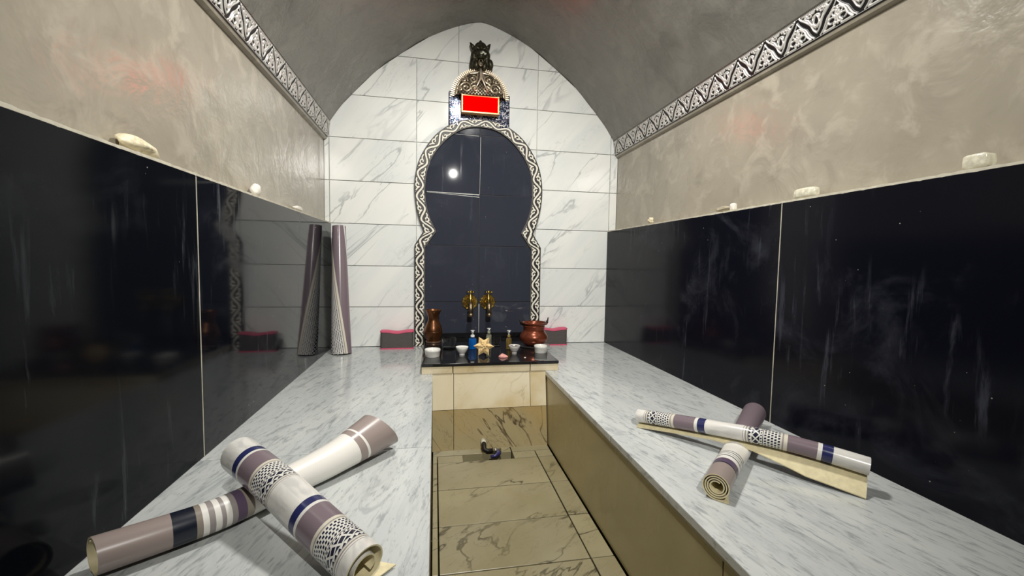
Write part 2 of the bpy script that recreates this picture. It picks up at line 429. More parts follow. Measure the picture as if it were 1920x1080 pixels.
for (xa, za, xb, zb_, t_) in ((-.425, 1.707, -.004, 1.697, .004), (-.425, 1.703, -.004, 1.678, .0025), (-.30, 2.176, -.01, 2.168, .0016), (.0, 1.70, .003, 2.16, .0016), (.004, .56, .004, .80, .003)):
    d_ = Vector((xb-xa, zb_-za)).normalized(); n_ = Vector((-d_.y, d_.x))*t_
    prism_xz('grout_streak', [(xa+n_.x*.4, za+n_.y*.4), (xa-n_.x*.4, za-n_.y*.4), (xb-n_.x, zb_-n_.y), (xb+n_.x, zb_+n_.y)], YB-.0140, YB-.0128, M_GREYG, wall_back, .0001)
box('niche_skirting', (-.43, YB-.022, .5225), (.43, YB-.0015, .56), M_LEDGE, wall_back, .003)

# floor tiles
floor = structure(box('floor', (-1.2, YF, -.18), (1.2, YB, -.06), M_FGROUT, None, 0, 1, False))
fx = [TL+.002, -.339, .250, TR]
fy = [YF, -1.13, -.838, -.546, -.254, .038, .33, .622, .914, 1.207, 1.503, 1.789, 2.086, 2.376]
def ftile(x0, x1, y0, y1):
    dz = rnd.uniform(-.0012, .0012)
    box('tile', (x0+.003, y0+.003, -.0595), (x1-.003, y1-.003, dz), M_FLOOR, floor, .0012)
for y0, y1 in zip(fy, fy[1:]):
    for x0, x1 in zip(fx, fx[1:]): ftile(x0, x1, y0, y1)
ftile(fx[0], fx[1], 2.376, 2.46); ftile(-.339, -.19, 2.376, 2.46); ftile(.108, .25, 2.376, 2.46); ftile(.25, TR, 2.376, 2.46)
ftile(fx[0], .108, 2.46, 2.545); ftile(.108, TR, 2.46, 2.545)
box('drain_channel', (-.189, 2.378, -.0595), (.107, 2.459, -.050), M_DARKG, floor)  # near-black colour puts the shade of the slot into its bottom

# ------------------------------------------------------------------ carved relief (height fields)
def segd(U, Vv, lines):
    d = np.full(U.shape, 9.)
    for pl in lines:
        for (x0, y0), (x1, y1) in zip(pl, pl[1:]):
            dx, dy = x1-x0, y1-y0; L = dx*dx+dy*dy+1e-12
            t = np.clip(((U-x0)*dx+(Vv-y0)*dy)/L, 0, 1)
            d = np.minimum(d, np.hypot(U-x0-t*dx, Vv-y0-t*dy))
    return d
def arc(cx, cy, r, a0, a1, k=14, r1=None):
    r1 = r if r1 is None else r1
    return [(cx+(r+(r1-r)*i/k)*math.cos(math.radians(a0+(a1-a0)*i/k)), cy+(r+(r1-r)*i/k)*math.sin(math.radians(a0+(a1-a0)*i/k))) for i in range(k+1)]
def cornice_height(nu, nv, Lu, Hh):
    u = np.linspace(0, Lu, nu); v = np.linspace(0, Hh, nv); U, Vv = np.meshgrid(u, v, indexing='ij')
    def S(x, y): return (x*Lu, y*Hh)
    def sc(pl): return [S(*p) for p in pl]
    ogee = [(0, .06), (.13, .2), (.22, .44), (.36, .62), (.45, .78), (.5, .95)]
    ogee = catmull(ogee, 5)
    zig = [sc(ogee), sc([(1-x, y) for x, y in ogee])]
    lines = []
    ins = [(.085, .085), (.185, .22), (.275, .45), (.40, .63), (.465, .745), (.5, .85)]
    half = [catmull([(.16, .09), (.25, .22), (.33, .46), (.45, .62)], 3), catmull(ins, 4), arc(.37, .28, .085, -60, 250), arc(.43, .48, .06, 200, -60, 10), [(.16, .09), (.42, .09)], arc(.43, .17, .03, 0, 360, 8)]
    stem = [[(.5, .12), (.5, .34)], [(.5, .34), (.46, .46), (.5, .62), (.54, .46), (.5, .34)], [(.5, .3), (.40, .42)], [(.5, .3), (.60, .42)]]
    for pl in half: lines += [sc(pl), sc([(1-x, y) for x, y in pl])]
    lines += [sc(p) for p in stem]
    dn = [[(.02, .36), (.11, .50), (.19, .68), (.30, .80)], arc(.07, .86, .03, 0, 360, 8), catmull([(.0, .20), (.075, .31), (.155, .53), (.28, .71), (.38, .83), (.435, .92)], 4), [(.02, .90), (.36, .90)], arc(.16, .80, .045, 0, 360, 10), arc(0, .66, .09, 90, -40, 10), catmull([(.0, .40), (.07, .50), (.05, .64), (.0, .74)], 4), arc(.25, .83, .03, 0, 360, 8)]
    for pl in dn: lines += [sc(pl), sc([(1-x, y) for x, y in pl])]
    d = segd(U, Vv, lines); dz = segd(U, Vv, zig)
    w = .0042
    h = np.clip(1.15-(d/w)**2, 0, 1)
    h = np.minimum(h, np.clip((dz-.0026)/.002, 0, 1))
    e = np.minimum(Vv, Hh-Vv)
    h = np.where(e < .004, 0.0, h); h = np.maximum(h, np.clip(1-np.abs(e-.0062)/.0018, 0, 1)*.75)
    return U, Vv, h
def grid_mesh(name, PTS, H, mat, parent=None, loc=(0, 0, 0)):
    nu, nv = PTS.shape[:2]
    idx = np.arange(nu*nv).reshape(nu, nv)
    F = np.stack([idx[:-1, :-1], idx[1:, :-1], idx[1:, 1:], idx[:-1, 1:]], -1).reshape(-1, 4)
    me = bpy.data.meshes.new(name)
    me.vertices.add(nu*nv); me.vertices.foreach_set('co', PTS.reshape(-1).astype(np.float32))
    me.loops.add(len(F)*4); me.loops.foreach_set('vertex_index', F.reshape(-1).astype(np.int32))
    me.polygons.add(len(F)); me.polygons.foreach_set('loop_start', np.arange(0, len(F)*4, 4, dtype=np.int32))
    me.update(calc_edges=True); me.validate()
    if H is not None:
        a = me.attributes.new('height', 'FLOAT', 'POINT'); a.data.foreach_set('value', H.reshape(-1).astype(np.float32))
    me.polygons.foreach_set('use_smooth', np.ones(len(F), dtype=bool))
    return mkobj(name, me, mat, parent, loc)
CL, CH = .179, .131
Uc, Vc, Hc = cornice_height(90, 66, CL, CH)
def cornice(side):
    nm = 'trim_1' if side < 0 else 'trim_2'
    # carrier moulding: underside fillet and the slab behind the carving
    pr = [(XW, 2.066), (XW-.020, 2.072), (XW-.026, 2.083), (1.1545, 2.212), (1.1545, 2.222), (XW+.03, 2.222)]
    V = [(side*x, y, z) for y in (YF, YB-.001) for x, z in pr]; k = len(pr)
    F = [(i, (i+1) % k, k+(i+1) % k, k+i) for i in range(k)] + [tuple(range(k)), tuple(range(2*k-1, k-1, -1))]
    t = structure(mesh(nm, V, F, M_PLAST))
    p0 = np.array([XW-.026, 2.083]); p1 = np.array([1.1545, 2.212]); dv = (p1-p0)/CH; nrm = np.array([-dv[1], dv[0]])
    if nrm[0] > 0: nrm = -nrm
    off = .0015+.0058*Hc
    P = np.zeros(Uc.shape+(3,))
    P[..., 0] = side*(p0[0]+Vc*dv[0]*.985+off*nrm[0]); P[..., 2] = p0[1]+Vc*dv[1]*.985+off*nrm[1]; P[..., 1] = Uc
    if side > 0: P = P[::-1].copy(); H = Hc[::-1].copy()
    else: H = Hc
    me = None; y = YB-.002-CL
    while y > YF:
        if me is None: o = grid_mesh('carved_block', P, H, M_CORN, t, (0, y, 0)); me = o.data
        else: o = bpy.data.objects.new('carved_block', me); COL.objects.link(o); o.parent = t; o.location = (0, y, 0)
        y -= CL
cornice(-1); cornice(1)

# keyhole surround: a band of white scrollwork
PAIRS = [((0, 2.298), (0, 2.236)), ((.13, 2.285), (.11, 2.222)), ((.25, 2.237), (.21, 2.172)), ((.36, 2.150), (.30, 2.092)), ((.45, 2.025), (.378, 1.985)), ((.502, 1.90), (.422, 1.875)), ((.522, 1.76), (.438, 1.75)), ((.514, 1.62), (.432, 1.62)), ((.487, 1.49), (.402, 1.50)), ((.450, 1.39), (.350, 1.39))]
oc = catmull([a for a, b in PAIRS], 10) + [(.5195, 1.275), (.5195, ZB+.002)]
ic = catmull([b for a, b in PAIRS], 10) + [(.437, 1.262), (.437, ZB+.002)]
O = np.array([(-x, z) for x, z in oc[::-1]] + oc[1:]); I_ = np.array([(-x, z) for x, z in ic[::-1]] + ic[1:])
mid = (O+I_)/2; sl = np.concatenate([[0], np.cumsum(np.hypot(*np.diff(mid, axis=0).T))]); LT = sl[-1]
NP = int(round(LT/.18)); PER = LT/NP
ns, nw = 1500, 40
sg = np.linspace(0, LT, ns)
Oi = np.stack([np.interp(sg, sl, O[:, k]) for k in (0, 1)], -1); Ii = np.stack([np.interp(sg, sl, I_[:, k]) for k in (0, 1)], -1)
vv = np.linspace(0, 1, nw)
fu = (sg % PER)/PER; HW = .041
def scroll_height(fu, vv):
    U, Vv = np.meshgrid(fu*PER, (vv-.5)*2*HW, indexing='ij')
    vine = [[(x/40*PER, .60*math.sin(2*PI*x/40)*HW) for x in range(-4, 45)]]
    def mk(c, f):
        a = [(x, -f*y) for x, y in arc(.03*HW, .36*HW, .50*HW, 215, -95, 18, .16*HW)]
        b = [(-.40*HW, -f*.10*HW), (-.66*HW, -f*.42*HW), (-1.02*HW, -f*.66*HW)]
        d = [(.44*HW, -f*.52*HW), (.80*HW, -f*.68*HW), (1.18*HW, -f*.64*HW)]
        return [[(x+c*PER, y) for x, y in q] for q in (a, b, d)]
    thin = mk(.25, 1) + mk(.75, -1)
    thin += [[(x+PER, y) for x, y in p] for p in thin] + [[(x-PER, y) for x, y in p] for p in thin]
    dv = segd(U, Vv, vine); dt = segd(U, Vv, thin)
    h = np.maximum(np.clip((.0078-dv)/.0018, 0, 1), np.clip((.0062-dt)/.0018, 0, 1)*np.clip((dv-.0108)/.002, 0, 1))
    e = HW-np.abs(Vv)
    h = np.where(e < .008, 0, h)
    # pale side fillets
    h = np.maximum(h, np.clip(1-np.abs(e-.0098)/.0022, 0, 1)*np.clip((dv-.0145)/.002, 0, 1)*np.clip((dt-.0095)/.002, 0, 1)*.9)
    return np.maximum(h, np.clip(1-np.abs(e-.0012)/.0016, 0, 1)*np.where(Vv > 0, .9, .0))
hh = scroll_height(fu, vv)
P = np.zeros((ns, nw, 3)); P[..., 0] = Oi[:, None, 0]*(1-vv)[None]+Ii[:, None, 0]*vv[None]; P[..., 2] = Oi[:, None, 1]*(1-vv)[None]+Ii[:, None, 1]*vv[None]
P[..., 1] = YB-.030-.005*hh
arch = empty('arch_surround', (0, YB, ZB), 'white and black carved scroll surround around the black keyhole panel on the end wall', 'wall frame')
grid_mesh('scroll_relief', P[:, ::-1].copy(), hh[:, ::-1].copy(), M_SCROLL, arch, (0, -YB, -ZB))
for nm, Q in (('outer_edge', Oi), ('inner_edge', Ii)):
    E = np.zeros((ns, 2, 3)); E[:, 0, 0] = Q[:, 0]; E[:, 0, 2] = Q[:, 1]; E[:, 0, 1] = YB-.030; E[:, 1] = E[:, 0]; E[:, 1, 1] = YB+.001
    if nm == 'inner_edge':
        c = np.array([0, 1.5]); E[:, 1, 1] = YB-.012
    grid_mesh(nm, E, None, M_IRON if nm == 'outer_edge' else M_DBRASS, arch, (0, -YB, -ZB))

# ------------------------------------------------------------------ benches
def bench(side):
    x0, x1 = (-XW, TL) if side < 0 else (TR, XW)
    lab = 'long marble bench on the left with a crossed pair of printed mats' if side < 0 else 'long marble bench on the right with a yellowed riser facing the aisle'
    b = empty('bench', ((x0+x1)/2, 1.5, 0), lab, 'bench')
    e0, e1 = (x0+.004, x1) if side < 0 else (x0, x1-.004)
    for y0, y1 in ((1.582, YB-.003), (-.1, 1.578), (YF+.003, -.104)):
        box('slab', (e0, y0, ZB-.028), (e1, y1, ZB), M_BENCHL if side < 0 else M_BENCHR, b, .003, 2)
    f0, f1 = (x0+.004, x1-.006) if side < 0 else (x0+.006, x1-.004)
    fc = f1 if side < 0 else f0
    box('body', (min(f0, f0), YF+.004, .0), (f1, YB-.004, ZB-.0285), M_CORE, b) if False else None
    t = .03
    r0, r1 = (fc-t, fc) if side < 0 else (fc, fc+t)
    for y0, y1 in ((.9, 2.62), (YF+.004, .896)):
        box('riser', (r0, y0, .0005), (r1, y1, ZB-.0365), M_RISER, b, .001)
    box('edge_strip', (r0, YF+.004, ZB-.036), (r1+(0 if side > 0 else .004) , 2.62, ZB-.0285), M_FGROUT, b) if side < 0 else box('edge_strip', (r0-.003, YF+.004, ZB-.036), (r1, 2.62, ZB-.0285), M_GROUT, b)
bench(-1); bench(1)

# ------------------------------------------------------------------ the raised ledge between the benches
ZL = .521
L0, L1, LY = -.437, .435, 2.605
ledge = empty('stone_ledge', (0, LY, 0), 'raised stone ledge with black granite top below the keyhole panel', 'ledge')
box('granite_top', (L0, LY-.006, ZL-.018), (L1, YB-.037, ZL), M_LEDGE, ledge, .002, 2)
for a, b in ((L0, -.247), (-.244, .245), (.248, L1)):
    box('curb_stone', (a+.001, LY, ZB+.0005), (b-.001, LY+.05, ZL-.0185), M_ENDT, ledge, .0015)
box('curb_side', (L0, LY+.051, ZB+.0005), (L0+.03, YB-.04, ZL-.0185), M_ENDT, ledge)
box('curb_side', (L1-.03, LY+.051, ZB+.0005), (L1, YB-.04, ZL-.0185), M_ENDT, ledge)
def endtile(x0, x1, z0, z1, mat):
    y0 = LY-.0-(.425-z0)*.19; y1 = LY-(.425-z1)*.19
    c = ((x0+x1)/2, (y0+y1)/2, (z0+z1)/2)
    pts = []
    for yo in (0, .03):
        for x, z, y in ((x0, z0, y0), (x1, z0, y0), (x1, z1, y1), (x0, z1, y1)): pts.append((x-c[0], y+yo-c[1], z-c[2]))
    mesh('tile', pts, [(0, 1, 2, 3), (7, 6, 5, 4), (0, 4, 5, 1), (1, 5, 6, 2), (2, 6, 7, 3), (3, 7, 4, 0)], mat, ledge, (c[0], c[1]-LY, c[2]))
for a, b in ((TL, -.2415), (-.2385, .2435), (.2465, TR)): endtile(a, b, .2395, ZB-.002, M_ENDT)
for a, b in ((TL, -.2415), (-.2385, TR)): endtile(a, b, .0, .2365, M_ENDL)
box('mortar_core', (TL+.001, LY+.031, .001), (TR-.001, LY+.06, ZB-.03), M_CORE, ledge)

# ------------------------------------------------------------------ wall lantern, animal head
LX, LZ = -.01, 2.44
lant = empty('wall_lantern', (LX, YB, 2.25), 'domed wall lantern with a glowing red panel and mirror mosaic back, above the keyhole arch', 'lantern')
def lp(o): return o
box('mosaic_back', (LX-.246, YB-.022, 2.235), (LX+.246, YB-.002, 2.505), M_MOSAIC, lant, .004)
for sx in (-1, 1):
    box('mosaic_side_strip', (LX+sx*.205-.038, YB-.034, 2.235), (LX+sx*.205+.038, YB-.0225, 2.495), M_MOSAIC, lant, .004)
box('lamp_housing', (LX-.150, YB-.085, 2.322), (LX+.150, YB-.0345, 2.465), M_GOLDF, lant, .006, 2)
box('red_panel', (LX-.138, YB-.0905, 2.334), (LX+.138, YB-.0852, 2.450), M_RED, lant, .002)
for lo, hi in (((-.150, 2.450), (.150, 2.462)), ((-.150, 2.322), (.150, 2.334)), ((-.150, 2.3341), (-.139, 2.4499)), ((.139, 2.3341), (.150, 2.4499))):
    box('panel_frame', (LX+lo[0], YB-.095, lo[1]), (LX+hi[0], YB-.0853, hi[1]), M_GOLDF, lant, .002)
# domed hood: quarter of a sphere-like shell with carved scrolls
nu, nv = 220, 90
th = np.linspace(0, PI, nu); ph = np.linspace(0, 1, nv)
T, R_ = np.meshgrid(th, ph, indexing='ij')
rx, rz = .205, .205
lines = []
for s in (-1, 1):
    for (cx, cz, r, a0, a1, r1) in ((.115, .055, .048, 0, 520, .008), (.06, .125, .036, 90, 560, .006), (.13, .125, .028, 200, -250, .006), (.045, .045, .030, 0, 420, .006), (.165, .045, .022, 0, 360, .006)):
        lines.append([(s*x, z) for x, z in arc(cx, cz, r, a0, a1, 26, r1)])
    lines.append([(s*.02, .19), (s*.09, .18), (s*.15, .135), (s*.185, .07), (s*.19, .01)])
    lines.append([(s*.022, .175), (s*.03, .12), (s*.075, .085)])
PX = rx*R_*np.cos(T); PZ = rz*R_*np.sin(T)
dl = segd(PX, PZ, lines); hd = np.maximum(np.clip(1.1-(dl/.0062)**2, 0, 1), .30+.12*np.sin(PX*240)*np.sin(PZ*240))
hd = np.where(R_ > .965, .9, hd)
bul = np.sqrt(np.clip(1-R_**2*.93, 0, 1))
PT = np.zeros(T.shape+(3,)); PT[..., 0] = LX+PX; PT[..., 2] = 2.458+PZ; PT[..., 1] = YB-.03-.085*bul*(1-.25*np.sin(T)*R_)-.006*hd
grid_mesh('carved_hood', PT[:, ::-1].copy(), hd[:, ::-1].copy(), M_ORN, lant, (-LX, -YB, -2.25))
bm = bmesh.new()
for i in range(45):
    a = PI*(i+.5)/45
    c = Vector((LX+.219*math.cos(a), YB-.034, 2.455+.219*math.sin(a)))
    d = Vector((math.cos(a), 0, math.sin(a))); s = Vector((-math.sin(a), 0, math.cos(a)))
    vs = []
    for y in (-.014, .012):
        for p in (d*-.016+s*.0045, d*.012+s*.004, d*.0165, d*.012-s*.004, d*-.016-s*.0045): vs.append(bm.verts.new(c+p+Vector((0, y, 0))))
    bm.faces.new(vs[:5]); bm.faces.new(vs[9:4:-1])
    for k in range(5): bm.faces.new((vs[k], vs[5+k], vs[5+(k+1) % 5], vs[(k+1) % 5]))
bmesh.ops.recalc_face_normals(bm, faces=bm.faces[:])
me = bpy.data.meshes.new('fringe'); bm.to_mesh(me); bm.free()
a = me.attributes.new('height', 'FLOAT', 'POINT'); a.data.foreach_set('value', np.full(len(me.vertices), .62, dtype=np.float32))
fr = mkobj('fringe', me, M_ORN, lant, (-LX, -YB, -2.25))
fr['kind'] = 'stuff'
ym = YB-.135
for s in (-1, 1):
    tube('strap', [(LX+s*.003, YB-.075, 2.672), (LX+s*.004, YB-.112, 2.625), (LX+s*.006, ym+.006, 2.575), (LX+s*.026, ym+.004, 2.53), (LX+s*.055, ym+.012, 2.478)], [.006, .007, .0075, .006, .005], M_DBRASS, lant, 8, (-LX, -YB, -2.25))
M_STRAP = simple('pale_metal_strap', (.70, .58, .46), .3, .6)
for o in lant.children:
    if o.name.startswith('strap'): o.data.materials[0] = M_STRAP

def blob(name, parts, mat, parent=None, loc=(0, 0, 0), vox=.006, smooth=4):
    bm = bmesh.new()
    for (c, r, rot) in parts:
        mtx = Matrix.Translation(c) @ Matrix.Rotation(rot, 4, 'Y') @ Matrix.Diagonal((*r, 1))
        bmesh.ops.create_icosphere(bm, subdivisions=3, radius=1.0, matrix=mtx)
    o = from_bm(name, bm, mat, parent, loc, True)
    m = o.modifiers.new('remesh', 'REMESH'); m.mode = 'VOXEL'; m.voxel_size = vox; m.use_smooth_shade = True
    s = o.modifiers.new('smooth', 'SMOOTH'); s.iterations = smooth; s.factor = .4
    return o
head = empty('animal_head', (LX, YB, 2.77), 'dark bronze animal head with pointed ears on the marble above the domed lantern', 'wall ornament')
hp = [((0, -.045, .03), (.072, .058, .062), 0), ((0, -.05, .075), (.05, .045, .04), 0), ((0, -.095, .01), (.036, .035, .030), 0), ((0, -.105, -.02), (.026, .026, .016), 0),
      ((-.026, -.092, .048), (.024, .016, .012), .35), ((.026, -.092, .048), (.024, .016, .012), -.35), ((0, -.03, -.05), (.062, .045, .055), 0), ((-.055, -.04, -.035), (.03, .035, .07), .2), ((.052, -.04, -.03), (.028, .034, .06), -.2),
      ((.078, -.06, -.052), (.024, .028, .04), -.15), ((0, -.03, -.09), (.032, .03, .03), 0), ((-.05, -.05, .012), (.028, .03, .04), 0), ((.05, -.05, .012), (.028, .03, .04), 0), ((-.035, -.07, -.07), (.022, .022, .035), -.2), ((.03, -.07, -.075), (.02, .02, .03), .2), ((0, -.055, .055), (.014, .06, .04), 0)]
blob('head', hp, M_BRONZE, head, (0, 0, 0), .0045, 3)
def cone(name, base, tip, r, mat, parent):
    tube(name, [base, tuple(b*.55+t*.45 for b, t in zip(base, tip)), tuple(b*.2+t*.8 for b, t in zip(base, tip)), tip], [r, r*.75, r*.4, r*.08], mat, parent, 12)
cone('ear', (-.055, -.045, .065), (-.085, -.05, .108), .02, M_BRONZE, head)
cone('ear', (.05, -.045, .068), (.078, -.05, .112), .02, M_BRONZE, head)
cone('crest', (0, -.05, .095), (-.002, -.05, .132), .024, M_BRONZE, head)
blob('muzzle_patch', [((.014, -.128, .006), (.012, .006, .007), .5), ((.03, -.122, -.002), (.012, .006, .007), -.5), ((.0, -.128, -.006), (.012, .006, .006), -.4)], simple('pale_patch', (.55, .58, .48), .5), head, (0, 0, 0), .003, 2)  # pale patch on the front of the muzzle
for s in (-1, 1):
    lathe('eye', [(0, -.006), (.005, -.004), (.0065, 0), (.005, .004), (0, .006)], M_IRON, head, (s*.028, -.106, .038), 10)
tube('neck_ring', [(.016*math.cos(a)+.0, -.085, -.055+.026*math.sin(a)) for a in np.linspace(0, 2*PI, 19)], .005, M_DBRASS, head, 8)

# ------------------------------------------------------------------ brass taps
def make_tap(x, lab):
    t = empty('tap', (x, YB-.0125, .817), lab, 'tap', 'brass taps on the black panel')
    lathe('rosette', [(0, 0), (.055, 0), (.064, .004), (.060, .009), (.046, .007), (.040, .013), (.026, .012), (.02, .02), (0, .021)], M_BRASS, t, (0, 0, 0), 48, 'y', True, lambda a, z: 1+.05*math.cos(12*a))
    bm = bmesh.new()
    tube('body', [(0, -.015, 0), (0, -.05, .0), (0, -.085, -.004), (0, -.102, -.02), (0, -.106, -.045), (0, -.106, -.085)], [.015, .014, .016, .018, .020, .021], M_DBRASS, t, 14)
    lathe('nozzle', [(.012, .0), (.022, .0), (.0235, .006), (.0235, .022), (.019, .028), (0, .028)], M_DBRASS, t, (0, -.106, -.108), 18)
    lathe('bonnet', [(.017, -.01), (.017, .02), (.013, .032), (.008, .045), (.006, .075), (0, .078)], M_BRASS, t, (0, -.07, .01), 16)
    for k in range(4):
        a = PI/4+k*PI/2
        d = (math.cos(a), math.sin(a))
        tube('handle_arm', [(d[0]*.004, -.07+d[1]*.004, .082), (d[0]*.022, -.07+d[1]*.022, .086), (d[0]*.036, -.07+d[1]*.036, .09)], [.0045, .005, .008], M_BRASS, t, 8)
    lathe('handle_knob', [(0, -.008), (.008, -.006), (.011, .002), (.006, .012), (0, .015)], M_BRASS, t, (0, -.07, .086), 12)
make_tap(-.072, 'left of the two brass taps with rosette plates on the black panel')
make_tap(.076, 'right of the two brass taps with rosette plates on the black panel')

# drain valve in the floor slot
valve = empty('drain_valve', (-.03, 2.46, -.005), 'small pipe valve with dark blue handle in the floor drain slot', 'valve')
tube('elbow', [(-.03, .04, .05), (-.03, .02, .045), (-.03, -.0, .03), (-.012, -.004, .022), (.02, -.004, .022)], .014, M_IRON, valve, 12)
tube('pipe', [(.018, -.004, .022), (.07, -.004, .022)], .0135, M_CHROME, valve, 14)
tube('collar', [(.03, -.004, .022), (.044, -.004, .022)], .017, M_CHROME, valve, 8)
tube('handle', [(.05, -.02, .025), (.052, -.045, .022), (.03, -.06, .016), (.0, -.064, .013)], [.012, .013, .010, .008], M_BLUEH, valve, 10)
tube('wall_stub', [(-.03, .038, .05), (-.03, .075, .055)], .016, M_GROUT, valve, 12)

# ------------------------------------------------------------------ things on the ledge
def on_ledge(name, x, y, label, cat, group=None, rz=0): return empty(name, (x, y, ZL), label, cat, group, rz)
v = on_ledge('copper_vase', -.368, 3.30, 'tall dark copper vase with flared rim at the left back of the black ledge', 'vase')
lathe('body', [(0, .0), (.055, 0), (.056, .004), (.050, .012), (.052, .02), (.064, .045), (.070, .075), (.069, .10), (.060, .13), (.047, .158), (.041, .178), (.040, .192), (.044, .212), (.054, .238), (.062, .252), (.060, .254), (.051, .236), (.041, .21), (.037, .19), (.038, .178), (.044, .158), (.057, .13), (.066, .10), (.066, .075), (.05, .012), (0, .010)], M_COPPERD, v, n=40)
lathe('foot_ring', [(.056, .001), (.0585, .003), (.058, .012), (.0525, .014)], simple('worn_copper_ring', (.34, .22, .15), .3, .8), v, n=40)
lathe('shoulder_ring', [(.0705, .083), (.0718, .086), (.0705, .089)], M_COPPERD, v, n=40)
p = on_ledge('copper_pot', .385, 3.10, 'squat red copper cooking pot with lug handles at the right of the black ledge', 'pot')
lathe('body', [(0, .006), (.05, .006), (.075, .014), (.098, .035), (.108, .06), (.106, .078), (.092, .10), (.081, .115), (.079, .128), (.082, .134), (.080, .142), (.084, .150), (.080, .158), (.087, .166), (.093, .176), (.091, .179), (.083, .172), (.076, .155), (.076, .12), (.088, .10), (.102, .076), (.104, .06), (.094, .036), (.07, .018), (0, .012)], M_COPPERR, p, n=48)
lathe('rim', [(.0885, .168), (.096, .172), (.0965, .178), (.091, .1805)], M_COPPERR, p, n=48)
for s in (-1, 1):
    h = tube('lug', [(s*.084, 0, .160), (s*.098, 0, .166), (s*.104, 0, .178), (s*.098, 0, .190)], [.006, .008, .008, .006], M_IRON, p, 8)
    tube('bail', [(s*.102, -.02, .180), (s*.106, 0, .186), (s*(.111), .012, .20), (s*.114, .016, .213)], [.004, .005, .005, .003], M_IRON, p, 8)
tr = on_ledge('metal_tray', .385, 3.09, 'round dark metal tray lying under the red copper pot', 'tray')
lathe('tray', [(0, .0005), (.10, .0005), (.122, .004), (.124, .0055), (.121, .006), (.10, .003), (0, .003)], simple('tarnished_silver', (.30, .29, .28), .25, .9), tr, n=48)

def ramekin(x, y, label, fill, r=.052):
    o = on_ledge('ramekin', x, y, label, 'bowl', 'white ramekins on the black ledge')
    lathe('dish', [(0, .0), (r*.88, 0), (r*.92, .004), (r*.97, .034), (r, .036), (r*1.01, .046), (r*.98, .049), (r*.93, .046), (r*.88, .010), (0, .006)], M_PORC, o, n=40)
    lathe('filling', [(r*.905, .030), (r*.7, .034), (r*.4, .032), (0, .036)], fill, o, n=30, wob=lambda a, z: 1+.02*math.sin(3*a))
    return o
r1 = ramekin(-.371, 2.815, 'white ramekin with dark bits at the front left corner of the ledge', M_PORC)
blob('dark_bits', [((-.012, -.014, .034), (.022, .010, .006), 0), ((.012, -.008, .036), (.012, .008, .004), 0)], M_DARKPASTE, r1, (0, 0, 0), .002, 2)
ramekin(.379, 2.86, 'white ramekin with green brown paste at the front right of the ledge', M_HERB, .047)
def bowl(x, y, label, mat, fill, r, h):
    o = on_ledge('small_bowl', x, y, label, 'bowl', 'small footed bowls on the black ledge')
    lathe('bowl', [(0, 0), (r*.42, 0), (r*.44, .006), (r*.40, .010), (r*.62, h*.35), (r*.86, h*.68), (r, h*.97), (r*.985, h), (r*.94, h*.97), (r*.80, h*.68), (r*.55, h*.38), (0, h*.25)], mat, o, n=40)
    lathe('filling', [(r*.915, h*.87), (r*.6, h*.91), (r*.3, h*.88), (0, h*.92)], fill, o, n=30)
    return o
bowl(-.175, 2.835, 'white footed bowl of cream left of the blue pump bottle', M_PORC, M_PORC, .043, .056)
b2 = bowl(.187, 2.845, 'greyish footed bowl of dark paste in front of the amber pump bottle', M_GREYP, M_DARKPASTE, .041, .056)
blob('white_lump', [((-.004, -.004, .054), (.010, .008, .005), 0)], M_PORC, b2, (0, 0, 0), .002, 2)

def bottle(x, y, r, hb, h, liq, label, neckm):
    o = on_ledge('pump_bottle', x, y, label, 'bottle', 'pump bottles on the black ledge')
    lathe('liquid', [(0, .002), (r*.90, .002), (r*.93, .008), (r*.93, hb*.80), (r*.80, hb*.90), (0, hb*.90)], liq, o, n=28)
    lathe('bottle', [(0, 0), (r*.95, 0), (r, .006), (r, hb*.82), (r*.86, hb*.95), (r*.40, hb*1.04), (r*.38, hb*1.10), (0, hb*1.10)], M_GLASS, o, n=28)
    lathe('collar', [(0, hb*1.08), (r*.52, hb*1.08), (r*.52, hb*1.22), (r*.44, hb*1.26), (0, hb*1.26)], neckm, o, n=20)
    lathe('pump_stem', [(0, hb*1.25), (.005, hb*1.25), (.005, h-.016), (0, h-.016)], M_PUMP, o, n=12)
    lathe('pump_head', [(0, h-.020), (.008, h-.020), (.009, h-.010), (.015, h-.003), (.015, h), (0, h+.001)], M_PUMP, o, n=16)
    tube('spout', [(0, 0, h-.006), (0, -.018, h-.006), (0, -.028, h-.010)], [.005, .0045, .003], M_PUMP, o, 8)
bottle(-.088, 3.02, .028, .082, .136, M_BLUE, 'pump bottle filled with blue gel behind the golden star', M_PUMP)
bottle(.043, 3.12, .020, .090, .134, M_PALEOIL, 'slim pump bottle of pale oil behind the golden star', M_PALEOIL)
bottle(.172, 2.985, .021, .084, .138, M_AMBER, 'pump bottle of amber oil behind the bowl of dark paste', M_AMBER)

def glassbowl(x, y, r, h, label):
    o = on_ledge('glass_tumbler', x, y, label, 'glass')
    lathe('glass', [(0, 0), (r*.7, 0), (r*.86, .006), (r, h*.6), (r*1.0, h), (r*.97, h), (r*.96, h*.6), (r*.80, .010), (r*.6, .007), (0, .007)], M_GLASS, o, n=36)
glassbowl(-.255, 3.05, .055, .078, 'wide clear glass tumbler between the copper vase and the blue bottle')
glassbowl(.105, 3.13, .030, .070, 'small clear glass tumbler between the pale and amber pump bottles')

